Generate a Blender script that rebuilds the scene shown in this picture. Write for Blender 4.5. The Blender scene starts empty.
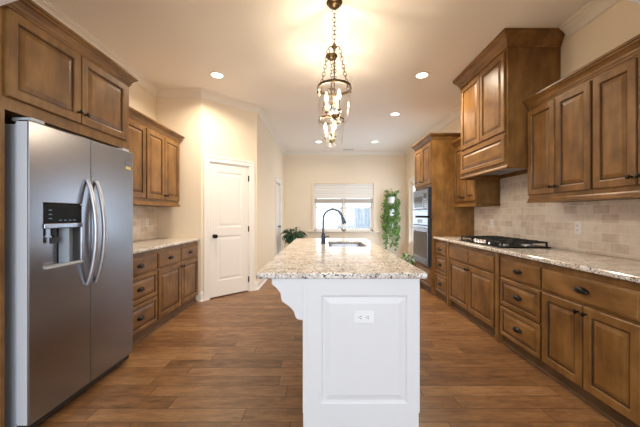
import bpy, bmesh, math, random
from mathutils import Vector, Matrix
random.seed(7)
C = bpy.context.scene.collection
S = bpy.context.scene
PI = math.pi

# ------------------------------------------------------------------ camera, world, lights, exposure
F = 295.0
cam_d = bpy.data.cameras.new('camera'); cam = bpy.data.objects.new('camera', cam_d); C.objects.link(cam)
cam.location = (0, 0, 1.25); cam.rotation_euler = (PI/2, 0, 0)
cam_d.sensor_width = 36; cam_d.lens = F/640*36
cam_d.shift_x = -(323-320)/640; cam_d.shift_y = (214.8-213.5)/640
cam_d.clip_start = .05
S.camera = cam

W = bpy.data.worlds.new('daylight'); S.world = W; W.use_nodes = True
wb = W.node_tree.nodes['Background']; wb.inputs[0].default_value = (.80, .90, 1.0, 1); wb.inputs[1].default_value = 2.4

def area(name, loc, rot, sx, sy, energy, color, spread=180):
    d = bpy.data.lights.new(name, 'AREA'); d.shape = 'RECTANGLE'; d.size = sx; d.size_y = sy
    d.energy = energy; d.color = color; d.spread = math.radians(spread)
    o = bpy.data.objects.new(name, d); C.objects.link(o); o.location = loc; o.rotation_euler = rot
    return o
COOL = (.80, .90, 1.0); WARM = (1.0, .70, .40); SOFT = (1.0, .86, .70)
area('living_daylight_fill', (0, -4.9, 1.6), (PI/2, 0, 0), 4.6, 2.3, 158, COOL)  # unseen fill lamp, added for soft daylight from the camera side
area('patio_door_daylight', (2.72, 7.05, 1.05), (0, PI/2+.55, 0), 2.1, 1.7, 42, (.58,.77,1.0))
area('dining_window_daylight', (.59, 8.62, 1.2), (-PI/2, 0, 0), 1.7, .85, 4, COOL)
CAN_W, PEND_W = 22, 27

S.view_settings.view_transform = 'Standard'; S.view_settings.look = 'None'
S.view_settings.exposure = 0.40; S.view_settings.gamma = 1.0; S.view_settings.use_curve_mapping = False
S.cycles.use_denoising = True
S.cycles.max_bounces = 10; S.cycles.diffuse_bounces = 6; S.cycles.glossy_bounces = 4
S.cycles.transparent_max_bounces = 16; S.cycles.caustics_reflective = False; S.cycles.caustics_refractive = False
S.cycles.sample_clamp_indirect = 6

# ------------------------------------------------------------------ materials
def mat(name, col=(.8,.8,.8), rough=.5, metal=0, spec=.5, coat=0):
    m = bpy.data.materials.new(name); m.use_nodes = True
    b = m.node_tree.nodes['Principled BSDF']
    b.inputs['Base Color'].default_value = (*col, 1); b.inputs['Roughness'].default_value = rough
    b.inputs['Metallic'].default_value = metal; b.inputs['Specular IOR Level'].default_value = spec
    b.inputs['Coat Weight'].default_value = coat
    return m
class NT:
    def __init__(s, m): s.t = m.node_tree; s.b = s.t.nodes['Principled BSDF']
    def n(s, kind, **kw):
        x = s.t.nodes.new('ShaderNode'+kind)
        for k, v in kw.items(): setattr(x, k, v)
        return x
    def l(s, a, b): s.t.links.new(a, b)
    def ramp(s, fac, stops):
        r = s.n('ValToRGB'); e = r.color_ramp.elements
        while len(e) < len(stops): e.new(.5)
        for i, (p, c) in enumerate(stops):
            e[i].position = p; e[i].color = (*c, 1)
        s.l(fac, r.inputs[0]); return r.outputs[0]
    def math(s, op, a, b=None):
        x = s.n('Math', operation=op)
        for i, v in enumerate((a, b)):
            if v is None: continue
            if isinstance(v, (int, float)): x.inputs[i].default_value = v
            else: s.l(v, x.inputs[i])
        return x.outputs[0]
    def mix(s, fac, a, b, mode='MIX'):
        x = s.n('Mix', data_type='RGBA', blend_type=mode)
        for sock, v in ((x.inputs[0], fac), (x.inputs[6], a), (x.inputs[7], b)):
            if isinstance(v, (int, float)): sock.default_value = v
            elif isinstance(v, tuple): sock.default_value = (*v, 1)
            else: s.l(v, sock)
        return x.outputs[2]
    def bump(s, h, strength, dist=.002):
        x = s.n('Bump'); x.inputs['Strength'].default_value = strength; x.inputs['Distance'].default_value = dist
        s.l(h, x.inputs['Height']); s.l(x.outputs[0], s.b.inputs['Normal'])
    def noise(s, vec, scale, detail=4, rough=.55):
        x = s.n('TexNoise'); x.inputs['Scale'].default_value = scale; x.inputs['Detail'].default_value = detail
        x.inputs['Roughness'].default_value = rough; s.l(vec, x.inputs['Vector']); return x.outputs['Fac']
    def mapping(s, vec, scale=(1,1,1), loc=None):
        x = s.n('Mapping'); x.inputs['Scale'].default_value = scale
        if loc is not None: s.l(loc, x.inputs['Location'])
        s.l(vec, x.inputs['Vector']); return x.outputs[0]

def wood(name, dark, mid, light, axis='z', rough=.38):
    m = mat(name, mid, rough, 0, .38); t = NT(m)
    oc = t.n('TexCoord').outputs['Object']; oi = t.n('ObjectInfo').outputs['Random']
    cmb = t.n('CombineXYZ')
    for i in range(3): t.l(t.math('MULTIPLY', oi, 7.0+3*i), cmb.inputs[i])
    sc = dict(z=(9,9,1.6), x=(1.6,9,9), y=(9,1.6,9))[axis]
    grain = t.noise(t.mapping(oc, sc, cmb.outputs[0]), 2.2, 7, .62)
    blot = t.noise(t.mapping(oc, tuple(min(v, 2.2) for v in sc), cmb.outputs[0]), 2.6, 3)
    f = t.math('ADD', t.math('MULTIPLY', grain, .42), t.math('MULTIPLY', blot, .58))
    f = t.math('ADD', f, t.math('MULTIPLY', t.math('SUBTRACT', oi, .5), .07))
    c = t.ramp(f, [(.30, dark), (.50, mid), (.70, light)])
    t.l(c, t.b.inputs['Base Color']); t.bump(grain, .12, .001)
    return m
WD, WM, WL = (.085,.036,.008), (.192,.091,.023), (.300,.155,.048)
M = {}
M['wood'] = wood('stained_alder', WD, WM, WL)
M['wood_h'] = wood('stained_alder_horizontal', WD, WM, WL, 'x')
M['glaze'] = wood('dark_glazed_groove', (.035,.015,.005), (.065,.030,.009), (.10,.050,.017))
M['shadow_gap'] = mat('dark_recess', (.03,.016,.008), .7)
M['toe'] = wood('toe_kick_wood', (.07,.035,.014), (.12,.062,.026), (.16,.085,.04), 'x', .5)

def floor_mat():
    m = mat('hardwood_planks', (.2,.1,.05), .34); t = NT(m)
    oc = t.n('TexCoord').outputs['Object']; sp = t.n('SeparateXYZ'); t.l(oc, sp.inputs[0])
    row = t.math('FLOOR', t.math('DIVIDE', sp.outputs[1], .127))
    wn = t.n('TexWhiteNoise', noise_dimensions='1D'); t.l(row, wn.inputs['W'])
    xs = t.math('ADD', sp.outputs[0], t.math('MULTIPLY', wn.outputs['Value'], 5.0))
    cb = t.n('CombineXYZ'); t.l(xs, cb.inputs[0]); t.l(sp.outputs[1], cb.inputs[1])
    br = t.n('TexBrick'); br.offset = 0; br.squash = 1
    for k, v in (('Scale',1),('Mortar Size',.0024),('Mortar Smooth',.2),('Brick Width',.95),('Row Height',.127),('Bias',0)): br.inputs[k].default_value = v
    br.inputs['Color1'].default_value = (0,0,0,1); br.inputs['Color2'].default_value = (1,1,1,1); br.inputs['Mortar'].default_value = (.5,.5,.5,1)
    t.l(cb.outputs[0], br.inputs['Vector'])
    off = t.n('CombineXYZ'); t.l(t.math('MULTIPLY', row, 3.71), off.inputs[0]); t.l(t.math('MULTIPLY', br.outputs['Color'], 9), off.inputs[2])
    g = t.noise(t.mapping(oc, (2.2,11,1), off.outputs[0]), 2.4, 8, .65)
    bl = t.noise(t.mapping(oc, (3.0,6.5,1), off.outputs[0]), 2.0, 4, .6)
    fine = t.noise(t.mapping(oc, (7,34,1), off.outputs[0]), 3.0, 6, .7)
    f = t.math('ADD', t.math('ADD', t.math('ADD', t.math('MULTIPLY', g, .42), t.math('MULTIPLY', fine, .26)), t.math('MULTIPLY', bl, .32)), t.math('MULTIPLY', t.math('SUBTRACT', br.outputs['Color'], .5), .15))
    c = t.ramp(f, [(.30, (.070,.030,.011)), (.49, (.200,.096,.037)), (.68, (.345,.190,.084))])
    c = t.mix(br.outputs['Fac'], c, (.035,.014,.006))
    t.l(c, t.b.inputs['Base Color'])
    t.l(t.ramp(g, [(.3,(.42,)*3),(.7,(.28,)*3)]), t.b.inputs['Roughness'])
    t.bump(t.math('SUBTRACT', t.math('MULTIPLY', bl, .6), br.outputs['Fac']), .25, .003)
    return m
M['floor'] = floor_mat()

def granite(name):
    m = mat(name, (.7,.65,.57), .13, 0, .35); t = NT(m)
    oc = t.n('TexCoord').outputs['Object']
    base = t.ramp(t.noise(oc, 9, 5, .6), [(.33,(.50,.44,.38)),(.5,(.71,.67,.62)),(.66,(.83,.81,.79))])
    n2 = t.noise(oc, 42, 4, .7)
    c = t.mix(t.ramp(n2, [(.52,(0,0,0)),(.62,(1,1,1))]), base, (.47,.38,.31))
    v = t.n('TexVoronoi', feature='F1'); v.inputs['Scale'].default_value = 115
    ds = t.n('TexNoise'); ds.inputs['Scale'].default_value = 95; ds.inputs['Detail'].default_value = 3; t.l(oc, ds.inputs['Vector'])
    va = t.n('VectorMath', operation='MULTIPLY_ADD'); va.inputs[1].default_value = (.016,.016,.016); t.l(ds.outputs['Color'], va.inputs[0]); t.l(oc, va.inputs[2]); t.l(va.outputs[0], v.inputs['Vector'])
    spc = t.n('SeparateColor'); t.l(v.outputs['Color'], spc.inputs[0])
    cl = t.noise(oc, 16, 3, .6)
    k = t.math('MULTIPLY', t.math('GREATER_THAN', spc.outputs[0], .78), t.math('GREATER_THAN', cl, .50))
    c = t.mix(k, c, (.045,.04,.042))
    k2 = t.math('GREATER_THAN', spc.outputs[1], .84)
    c = t.mix(k2, c, (.86,.84,.81))
    k3 = t.math('MULTIPLY', t.math('GREATER_THAN', spc.outputs[2], .86), t.math('LESS_THAN', cl, .5))
    c = t.mix(k3, c, (.30,.21,.15))
    t.l(c, t.b.inputs['Base Color'])
    return m
M['granite'] = granite('speckled_granite')

def tile():
    m = mat('travertine_tile', (.6,.5,.42), .45); t = NT(m)
    oc = t.n('TexCoord').outputs['Object']; sp = t.n('SeparateXYZ'); t.l(oc, sp.inputs[0])
    cb = t.n('CombineXYZ'); t.l(sp.outputs[1], cb.inputs[0]); t.l(sp.outputs[2], cb.inputs[1])
    br = t.n('TexBrick'); br.offset = .5; br.offset_frequency = 2
    for k, v in (('Scale',1),('Mortar Size',.0028),('Mortar Smooth',.3),('Brick Width',.155),('Row Height',.0785),('Bias',0)): br.inputs[k].default_value = v
    br.inputs['Color1'].default_value = (0,0,0,1); br.inputs['Color2'].default_value = (1,1,1,1); br.inputs['Mortar'].default_value = (.5,.5,.5,1)
    t.l(cb.outputs[0], br.inputs['Vector'])
    nz = t.noise(oc, 14, 6, .65)
    f = t.math('ADD', t.math('MULTIPLY', nz, .70), t.math('MULTIPLY', br.outputs['Color'], .30))
    c = t.ramp(f, [(.28,(.60,.50,.43)),(.50,(.75,.67,.59)),(.72,(.84,.78,.72))])
    c = t.mix(br.outputs['Fac'], c, (.85,.81,.75))
    t.l(c, t.b.inputs['Base Color'])
    t.bump(t.math('SUBTRACT', t.math('MULTIPLY', nz, .4), br.outputs['Fac']), .35, .003)
    return m
M['tile'] = tile()

def paint(name, col, rough=.6, bumps=.05):
    m = mat(name, col, rough, 0, .3); t = NT(m)
    oc = t.n('TexCoord').outputs['Object']
    t.bump(t.noise(oc, 180, 2), bumps, .001)
    return m
M['wall'] = paint('cream_wall_paint', (.82,.71,.555))
M['ceiling'] = paint('ceiling_paint', (.90,.86,.80), .7)
M['crown'] = paint('warm_lit_crown_paint', (.81,.75,.66), .45, .01)  # white crown paint, the warm lamplight tint put into its colour
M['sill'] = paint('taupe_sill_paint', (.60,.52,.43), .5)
M['trim'] = paint('white_trim_paint', (.83,.80,.76), .35, .01)
M['white'] = paint('white_cabinet_paint', (.75,.75,.765), .32, .01)
M['header'] = paint('white_header_paint', (.80,.79,.78), .6)
M['plate'] = mat('white_plastic', (.85,.85,.86), .3)
M['slot'] = mat('dark_slot', (.05,.05,.05), .5)
M['bronze'] = mat('oil_rubbed_bronze', (.018,.013,.011), .35, .7)
M['brass'] = mat('antique_brass', (.10,.068,.034), .42, 1)
M['candle'] = mat('ivory_candle_sleeve', (.36,.30,.22), .5)
M['black'] = mat('black_gloss', (.012,.012,.014), .12)
M['iron'] = mat('cast_iron', (.014,.014,.015), .6)
M['rubber'] = mat('black_trim', (.015,.015,.016), .45)
M['ck'] = mat('black_enamel', (.010,.010,.011), .42, 0, .12)
M['chrome'] = mat('polished_chrome', (.80,.78,.74), .16, 1)
def steel(name, col, rough, axis):
    m = mat(name, col, rough, 1); t = NT(m)
    oc = t.n('TexCoord').outputs['Object']
    s = dict(x=(2,260,260), z=(260,260,2))[axis]
    n = t.noise(t.mapping(oc, s), 1.0, 3)
    t.l(t.ramp(n, [(.3,(rough-.05,)*3),(.7,(rough+.07,)*3)]), t.b.inputs['Roughness'])
    return m
M['steel'] = mat('brushed_stainless', (.30,.30,.32), .27, 1)
M['steel_h'] = steel('brushed_stainless_horizontal', (.27,.30,.36), .24, 'x')
M['steel_light'] = mat('satin_steel', (.50,.51,.55), .42, .9)
M['fridge_side'] = mat('grey_painted_steel', (.46,.50,.57), .45, .1)
M['edge'] = mat('silver_edge_paint', (.60,.62,.66), .4, .1)
M['cavity'] = mat('blue_grey_plastic', (.30,.36,.43), .4)
M['gasket'] = mat('pale_grey_plastic', (.52,.55,.60), .45)
M['faucet'] = mat('dark_gunmetal', (.075,.10,.145), .28, .85)
M['oven_glass'] = mat('smoked_oven_glass', (.040,.032,.025), .16, 0, .3)
M['hem'] = mat('taupe_shade_hem', (.44,.40,.35), .8)
M['fabric'] = mat('ivory_shade_fabric', (.80,.77,.72), .8)
def leafm(name, a, b):
    m = mat(name, a, .4); t = NT(m)
    oc = t.n('TexCoord').outputs['Object']
    t.l(t.ramp(t.noise(oc, 22, 3), [(.35,a),(.65,b)]), t.b.inputs['Base Color'])
    return m
M['pothos'] = leafm('pothos_leaf', (.045,.13,.020), (.25,.39,.10))
M['lily'] = leafm('dark_green_leaf', (.008,.04,.014), (.035,.12,.05))
M['dieff'] = leafm('bright_green_leaf', (.05,.17,.02), (.22,.38,.09))
M['stem'] = mat('green_stem', (.07,.14,.03), .5)
M['pot_white'] = mat('white_ceramic', (.68,.68,.66), .3)
M['pot_grey'] = mat('grey_ceramic', (.20,.18,.17), .4)
M['soil'] = mat('potting_soil', (.03,.02,.012), .9)
M['concrete'] = paint('pale_patio_concrete', (.62,.62,.60), .8)
M['fence'] = wood('weathered_fence_wood', (.24,.28,.33), (.32,.37,.43), (.40,.45,.51), 'z', .8)
M['sticker'] = mat('yellow_sticker', (.75,.62,.16), .5)
M['badge'] = mat('grey_badge', (.22,.22,.27), .3, .5)
def emit(name, col, st):
    m = bpy.data.materials.new(name); m.use_nodes = True; nt = m.node_tree
    e = nt.nodes.new('ShaderNodeEmission'); e.inputs[0].default_value = (*col,1); e.inputs[1].default_value = st
    nt.links.new(e.outputs[0], nt.nodes['Material Output'].inputs[0]); return m
M['bulb'] = emit('lit_bulb', (1.0,.82,.55), 14)
M['can_lens'] = emit('lit_can_lens', (1.0,.88,.70), 9)
M['display'] = emit('dim_display', (.5,.75,1.0), .25)
def glass(name, tint=(1,1,1), base=.04, top=.9):
    m = bpy.data.materials.new(name); m.use_nodes = True; nt = m.node_tree; N = nt.nodes
    tr = N.new('ShaderNodeBsdfTransparent'); tr.inputs[0].default_value = (*tint,1)
    gl = N.new('ShaderNodeBsdfGlossy'); gl.inputs['Roughness'].default_value = .03
    lw = N.new('ShaderNodeLayerWeight'); lw.inputs[0].default_value = .5
    pw = N.new('ShaderNodeMath'); pw.operation = 'POWER'; pw.inputs[1].default_value = 5; nt.links.new(lw.outputs['Facing'], pw.inputs[0])
    fr = N.new('ShaderNodeMath'); fr.operation = 'MULTIPLY'; fr.inputs[1].default_value = top; nt.links.new(pw.outputs[0], fr.inputs[0])
    mx = N.new('ShaderNodeMixShader')
    ad = N.new('ShaderNodeMath'); ad.operation = 'ADD'; ad.inputs[1].default_value = base; ad.use_clamp = True
    nt.links.new(fr.outputs[0], ad.inputs[0]); nt.links.new(ad.outputs[0], mx.inputs[0])
    nt.links.new(tr.outputs[0], mx.inputs[1]); nt.links.new(gl.outputs[0], mx.inputs[2])
    nt.links.new(mx.outputs[0], N['Material Output'].inputs[0]); return m
M['glass'] = glass('clear_glass'); M['jar'] = glass('lantern_glass', (1,1,1), .06, .9)

# ------------------------------------------------------------------ mesh helpers
def basis(ax):
    a = Vector(ax).normalized()
    u = a.cross(Vector((0,0,1))) if abs(a.z) < .9 else a.cross(Vector((1,0,0)))
    u.normalize(); return a, u, a.cross(u)
class MB:
    def __init__(s): s.v = []; s.f = []; s.alt = set()
    def add(s, vs, fs):
        o = len(s.v); s.v += [tuple(v) for v in vs]; s.f += [[i+o for i in f] for f in fs]; return s
    def box(s, x0,x1,y0,y1,z0,z1):
        return s.add([(x0,y0,z0),(x1,y0,z0),(x1,y1,z0),(x0,y1,z0),(x0,y0,z1),(x1,y0,z1),(x1,y1,z1),(x0,y1,z1)],
                     [(0,3,2,1),(4,5,6,7),(0,1,5,4),(1,2,6,5),(2,3,7,6),(3,0,4,7)])
    def nested(s, x0,x1,z0,z1, levels, back=True, alt=()):
        vs = []; fs = []; f0 = len(s.f)
        for k in alt: s.alt |= set(range(f0+4*k, f0+4*k+4))
        for i, y in levels: vs += [(x0+i,y,z0+i),(x1-i,y,z0+i),(x1-i,y,z1-i),(x0+i,y,z1-i)]
        for k in range(len(levels)-1):
            for j in range(4):
                a = 4*k+j; b = 4*k+(j+1)%4; fs.append((a,b,b+4,a+4))
        n = 4*(len(levels)-1); fs.append((n,n+1,n+2,n+3))
        if back: fs.append((3,2,1,0))
        return s.add(vs, fs)
    def ring(s, o, i, z0, z1):   # slab o=(x0,x1,y0,y1) with a rectangular hole i
        def L(r, z): return [(r[0],r[2],z),(r[1],r[2],z),(r[1],r[3],z),(r[0],r[3],z)]
        vs = L(o,z0)+L(o,z1)+L(i,z0)+L(i,z1); fs = []
        for j in range(4):
            k = (j+1)%4
            fs += [(j,k,4+k,4+j),(8+j,12+j,12+k,8+k),(4+j,4+k,12+k,12+j),(j,8+j,8+k,k)]
        return s.add(vs, fs)
    def prism(s, poly, fn, a, b):   # polygon of 2-D points extruded; fn(p, t) -> xyz
        n = len(poly); vs = [fn(p,a) for p in poly]+[fn(p,b) for p in poly]
        return s.add(vs, [list(range(n))[::-1], list(range(n,2*n))]+[(i,(i+1)%n,n+(i+1)%n,n+i) for i in range(n)])
    def lathe(s, prof, org, ax=(0,0,1), n=16, caps=True):
        a,u,w = basis(ax); o = Vector(org); vs = []; fs = []
        for r,h in prof:
            for k in range(n):
                t = 2*PI*k/n; vs.append(o+a*h+(u*math.cos(t)+w*math.sin(t))*r)
        for i in range(len(prof)-1):
            for k in range(n):
                k2 = (k+1)%n; fs.append((i*n+k,i*n+k2,(i+1)*n+k2,(i+1)*n+k))
        if caps: fs += [list(range(n))[::-1], list(range((len(prof)-1)*n, len(prof)*n))]
        return s.add(vs, fs)
    def tube(s, pts, r, n=8, closed=False):
        P = [Vector(p) for p in pts]; m = len(P); R = r if isinstance(r,(list,tuple)) else [r]*m
        vs = []; fs = []; u = None
        for i in range(m):
            d = (P[(i+1)%m]-P[i-1]) if closed else (P[min(i+1,m-1)]-P[max(i-1,0)])
            d.normalize()
            if u is None: _,u,_ = basis(d)
            u = (u-d*u.dot(d)).normalized(); w = d.cross(u)
            for k in range(n):
                t = 2*PI*k/n; vs.append(P[i]+(u*math.cos(t)+w*math.sin(t))*R[i])
        for i in range(m if closed else m-1):
            for k in range(n):
                k2 = (k+1)%n; j = (i+1)%m; fs.append((i*n+k,i*n+k2,j*n+k2,j*n+k))
        if not closed: fs += [list(range(n))[::-1], list(range((m-1)*n, m*n))]
        return s.add(vs, fs)
    def sweep(s, path, prof, side=-1):   # profile (out, z) along an XY path, mitred
        P = [Vector((p[0],p[1])) for p in path]; n = len(prof); m = len(P); vs = []; fs = []
        for i in range(m):
            ns = []
            if i > 0: d = (P[i]-P[i-1]).normalized(); ns.append(Vector((-d.y,d.x))*side)
            if i < m-1: d = (P[i+1]-P[i]).normalized(); ns.append(Vector((-d.y,d.x))*side)
            mt = ns[0] if len(ns) == 1 else (ns[0]+ns[1])/(1+ns[0].dot(ns[1]))
            for o,z in prof: q = P[i]+mt*o; vs.append((q.x,q.y,z))
        for i in range(m-1):
            for k in range(n): k2 = (k+1)%n; fs.append((i*n+k,i*n+k2,(i+1)*n+k2,(i+1)*n+k))
        fs += [list(range(n))[::-1], list(range((m-1)*n, m*n))]
        return s.add(vs, fs)
    def torus_link(s, c, d, side, L, wd, r, n=10):
        d = Vector(d).normalized(); side = Vector(side).normalized(); c = Vector(c)
        return s.tube([c+d*math.cos(2*PI*k/n)*L/2+side*math.sin(2*PI*k/n)*wd/2 for k in range(n)], r, 5, True)
    def chain(s, a, b, L=.034, wd=.018, r=.0026):
        a = Vector(a); b = Vector(b); d = b-a; n = max(2, round(d.length/(L*.72)))
        _,u,w = basis(d)
        for k in range(n): s.torus_link(a+d*((k+.5)/n), d, u if k%2 else w, L, wd, r)
        return s
    def leaf(s, base, d, up, L, wd, droop=.3):
        b = Vector(base); d = Vector(d).normalized(); r = d.cross(Vector(up))
        if r.length < 1e-3: r = d.cross(Vector((1,.3,0)))
        r.normalize(); nn = r.cross(d)
        rows = [(0,.12,0),(.3,.9,.06),(.62,.75,-.05),(1,0.03,-droop)]
        vs = []; fs = []
        for t,ww,h in rows:
            c = b+d*(L*t)+nn*(L*h); f = nn*(wd*ww*.22)
            vs += [c-r*(wd*ww*.5)+f, c, c+r*(wd*ww*.5)+f]
        for i in range(3):
            for j in range(2): k = 3*i+j; fs.append((k,k+1,k+4,k+3))
        return s.add(vs, fs)
    def xf(s, mt):
        s.v = [tuple(mt @ Vector(v)) for v in s.v]; return s
    def build(s, name, m, parent=None, loc=None, smooth=None, bevel=0, segs=2, norm=True, m2=None):
        me = bpy.data.meshes.new(name); me.from_pydata(s.v, [], s.f)
        if norm:
            bm = bmesh.new(); bm.from_mesh(me); bmesh.ops.recalc_face_normals(bm, faces=bm.faces); bm.to_mesh(me); bm.free()
        if smooth:
            for p in me.polygons: p.use_smooth = True
            me.set_sharp_from_angle(angle=math.radians(smooth))
        o = bpy.data.objects.new(name, me); C.objects.link(o); me.materials.append(M[m] if isinstance(m,str) else m)
        if parent is not None: o.parent = parent
        if loc: o.location = loc
        if m2 and s.alt:
            me.materials.append(M[m2])
            for i in s.alt: me.polygons[i].material_index = 1
        if bevel:
            b = o.modifiers.new('edge','BEVEL'); b.width = bevel; b.segments = segs; b.limit_method = 'ANGLE'; b.angle_limit = math.radians(50)
        return o
def tag(o, label, cat, group=None):
    o['label'] = label; o['category'] = cat
    if group: o['group'] = group
    return o
GROUPS = dict(base_cabinet='brown base cabinets under the granite worktops', wall_cabinet='brown wall cabinets above the worktops', wall_outlet='white electrical outlets', window_shade='shades on the dining window', potted_plant='potted plants in the dining area')
def thing(name, label, cat, loc=(0,0,0), rotz=0, group=None):
    group = group or GROUPS.get(name)
    o = bpy.data.objects.new(name, None); C.objects.link(o); o.empty_display_size = .1
    o.location = loc; o.rotation_euler = (0,0,rotz); return tag(o, label, cat, group)
def struct(o): o['kind'] = 'structure'; return o
def sempty(name, loc=(0,0,0), rotz=0):
    o = bpy.data.objects.new(name, None); C.objects.link(o); o.location = loc; o.rotation_euler = (0,0,rotz); return struct(o)

# ------------------------------------------------------------------ the setting
H = 3.05; XL, XR, YN, YF = -2.41, 2.35, 1.54, 8.36
PW = 4.27; PX = -1.765; HX, HY = -1.105, 4.93        # pantry wall line, its corner, hall wall
struct(MB().box(-3.75,3.75,-5.15,9.0,-.1,0).build('floor','floor'))
struct(MB().box(-3.75,3.75,-5.15,9.0,H,H+.12).build('ceiling','ceiling'))
struct(MB().box(XL-.14,XL,YN,PW+.12,0,H).build('wall_left','wall'))
struct(MB().box(XL,PX,PW,PW+.12,0,H).build('wall_pantry','wall'))
# angled pantry wall with its door opening (local x along the wall, y into it)
L45 = math.hypot(HX-PX, HY-PW)
DX0, DX1, DH = .122, .787, 2.035
w = sempty('wall_corner', (PX,PW,0), PI/4)
wm = MB().box(0,DX0,0,.11,0,H).box(DX1,L45,0,.11,0,H).box(DX0,DX1,0,.11,DH,H)
o = wm.build('wall_panel','wall',w)
# hall wall with a door opening
O0, O1 = 6.92, 7.66
wm = MB().box(HX-.12,HX,HY,O0,0,H).box(HX-.12,HX,O1,YF,0,H).box(HX-.12,HX,O0,O1,2.04,H)
struct(wm.build('wall_hall','wall'))
# far wall with the window opening
WX0, WX1, WZ0, WZ1 = -.255, 1.43, .78, 2.125
wm = MB().box(HX-.12,WX0,YF,YF+.14,0,H).box(WX1,XR+.14,YF,YF+.14,0,H).box(WX0,WX1,YF,YF+.14,0,WZ0).box(WX0,WX1,YF,YF+.14,WZ1,H)
struct(wm.build('wall_far','wall'))
# right wall with the patio door opening
G0, G1, GZ = 6.12, 7.98, 2.14
wm = MB().box(XR,XR+.14,YN,G0,0,H).box(XR,XR+.14,G1,YF,0,H).box(XR,XR+.14,G0,G1,GZ,H)
struct(wm.build('wall_right','wall'))
# arched header wall between the living room and the kitchen
def arch(x): return 2.62-5.2+math.sqrt(5.2**2-x*x)
JX = 1.80; n = 28
wm = MB().box(-3.6,-JX,1.40,YN,0,H).box(JX,3.6,1.40,YN,0,H)
for k in range(n):
    a, b = -JX+2*JX*k/n, -JX+2*JX*(k+1)/n
    wm.prism([(a,arch(a)),(b,arch(b)),(b,H),(a,H)], lambda p,t: (p[0],t,p[1]), 1.40, YN)
struct(wm.build('wall_near','header'))
# living room shell behind the camera, with an unseen window opening added for daylight fill
struct(MB().box(-3.74,-3.6,-5.0,YN,0,H).build('wall_living_left','header'))
struct(MB().box(3.6,3.74,-5.0,YN,0,H).build('wall_living_right','header'))
wm = MB().box(-3.74,-2.5,-5.14,-5.0,0,H).box(2.5,3.74,-5.14,-5.0,0,H).box(-2.5,2.5,-5.14,-5.0,0,.3).box(-2.5,2.5,-5.14,-5.0,2.75,H)
struct(wm.build('wall_back','header'))

# crown moulding and baseboards
CR = [(0,H-.105),(.012,H-.105),(.014,H-.092),(.022,H-.082),(.030,H-.066),(.050,H-.040),(.068,H-.026),(.078,H-.024),(.080,H-.012),(.092,H-.010),(.092,H),(0,H)]
struct(MB().sweep([(XL,YN),(XL,PW),(PX,PW),(HX,HY),(HX,YF),(XR,YF),(XR,3.985)], CR, -1).build('trim_1','crown'))
struct(MB().sweep([(XR,2.83),(XR,YN)], CR, -1).build('trim_2','crown'))
BP = [(0,0),(.016,0),(.016,.105),(.013,.118),(.008,.128),(.006,.14),(0,.14)]
SH = [(.016,0),(.030,0),(.028,.010),(.022,.016),(.016,.018)]
P45 = lambda t: (PX+t*.70711, PW+t*.70711)
def bb(name, path):
    o = MB().sweep(path, BP, -1).build(name,'trim'); struct(o)
    MB().sweep(path, SH, -1).build('shoe_molding','trim',o)
bb('baseboard_pantry', [(-1.78,PW),(PX,PW),P45(.030)])
bb('baseboard_hall', [P45(.88),(HX,HY),(HX,O0-.09)])
bb('baseboard_far', [(HX,O1+.09),(HX,YF),(XR,YF),(XR,G1+.09)])
bb('baseboard_right', [(XR,G0-.09),(XR,5.42)])

# door 1: the two-panel pantry door
def casing(mb, x0, x1, z1, w=.088, y=0):
    prof = [(0,y),(0,y-.012),(.010,y-.017),(.055,y-.017),(.070,y-.023),(w,y-.023),(w,y)]
    # legs
    for sgn, xx in ((-1,x0),(1,x1)):
        mb.prism(prof, lambda p,t,s=sgn,q=xx: (q+s*p[0], p[1], t if t == 0 else z1+p[0]), 0, 1)
    mb.prism(prof, lambda p,t: ((x0-p[0]) if t == 0 else (x1+p[0]), p[1], z1+p[0]), 0, 1)
    return mb
def slab_door(mb, x0,x1,z0,z1,y,t, panels):
    # face with sunk and raised fields
    mb.box(x0,x1,y+.006,y+t,z0,z1)
    xs = sorted({x0,x1,*[p[0] for p in panels],*[p[1] for p in panels]}); zs = sorted({z0,z1,*[p[2] for p in panels],*[p[3] for p in panels]})
    for a,b in zip(xs,xs[1:]):
        for c,d in zip(zs,zs[1:]):
            if not any(a>=p[0]-1e-6 and b<=p[1]+1e-6 and c>=p[2]-1e-6 and d<=p[3]+1e-6 for p in panels): mb.box(a,b,y,y+.007,c,d)
    for p in panels:
        mb.nested(*p, [(0,y),(.012,y+.0058),(.030,y+.0058),(.055,y+.001)], back=False)
    return mb
d = sempty('door_1', (PX,PW,0), PI/4)
casing(MB(), DX0, DX1, DH).build('door_casing','trim',d)
MB().box(DX0,DX0+.012,0,.11,0,DH).box(DX1-.012,DX1,0,.11,0,DH).box(DX0,DX1,0,.11,DH-.012,DH).build('door_jamb','trim',d)
a, b = DX0+.015, DX1-.015
leaf = slab_door(MB(), a,b,.018,DH-.015,.004,.036,[(a+.115,b-.115,.25,.93),(a+.115,b-.115,1.06,DH-.135)]).build('door_leaf','trim',d)
kn = MB().lathe([(.030,0),(.030,.006),(.012,.010),(.011,.032),(.022,.038),(.030,.050),(.030,.060),(.022,.069),(.004,.072)], (a+.062,.004,.93),(0,-1,0),18).build('door_knob','bronze',leaf,smooth=40)
kn['label'] = 'dark bronze round knob'
for z in (.20,1.02,1.84): MB().box(b-.004,b+.014,-.004,.006,z-.045,z+.045).lathe([(.006,-.048),(.006,.048)],(b+.006,-.004,z),n=8).build('hinge','bronze',leaf)
MB().box(DX0+.014,DX1-.014,.05,.055,.0,DH-.012).build('pantry_darkness','shadow_gap',d)
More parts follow.
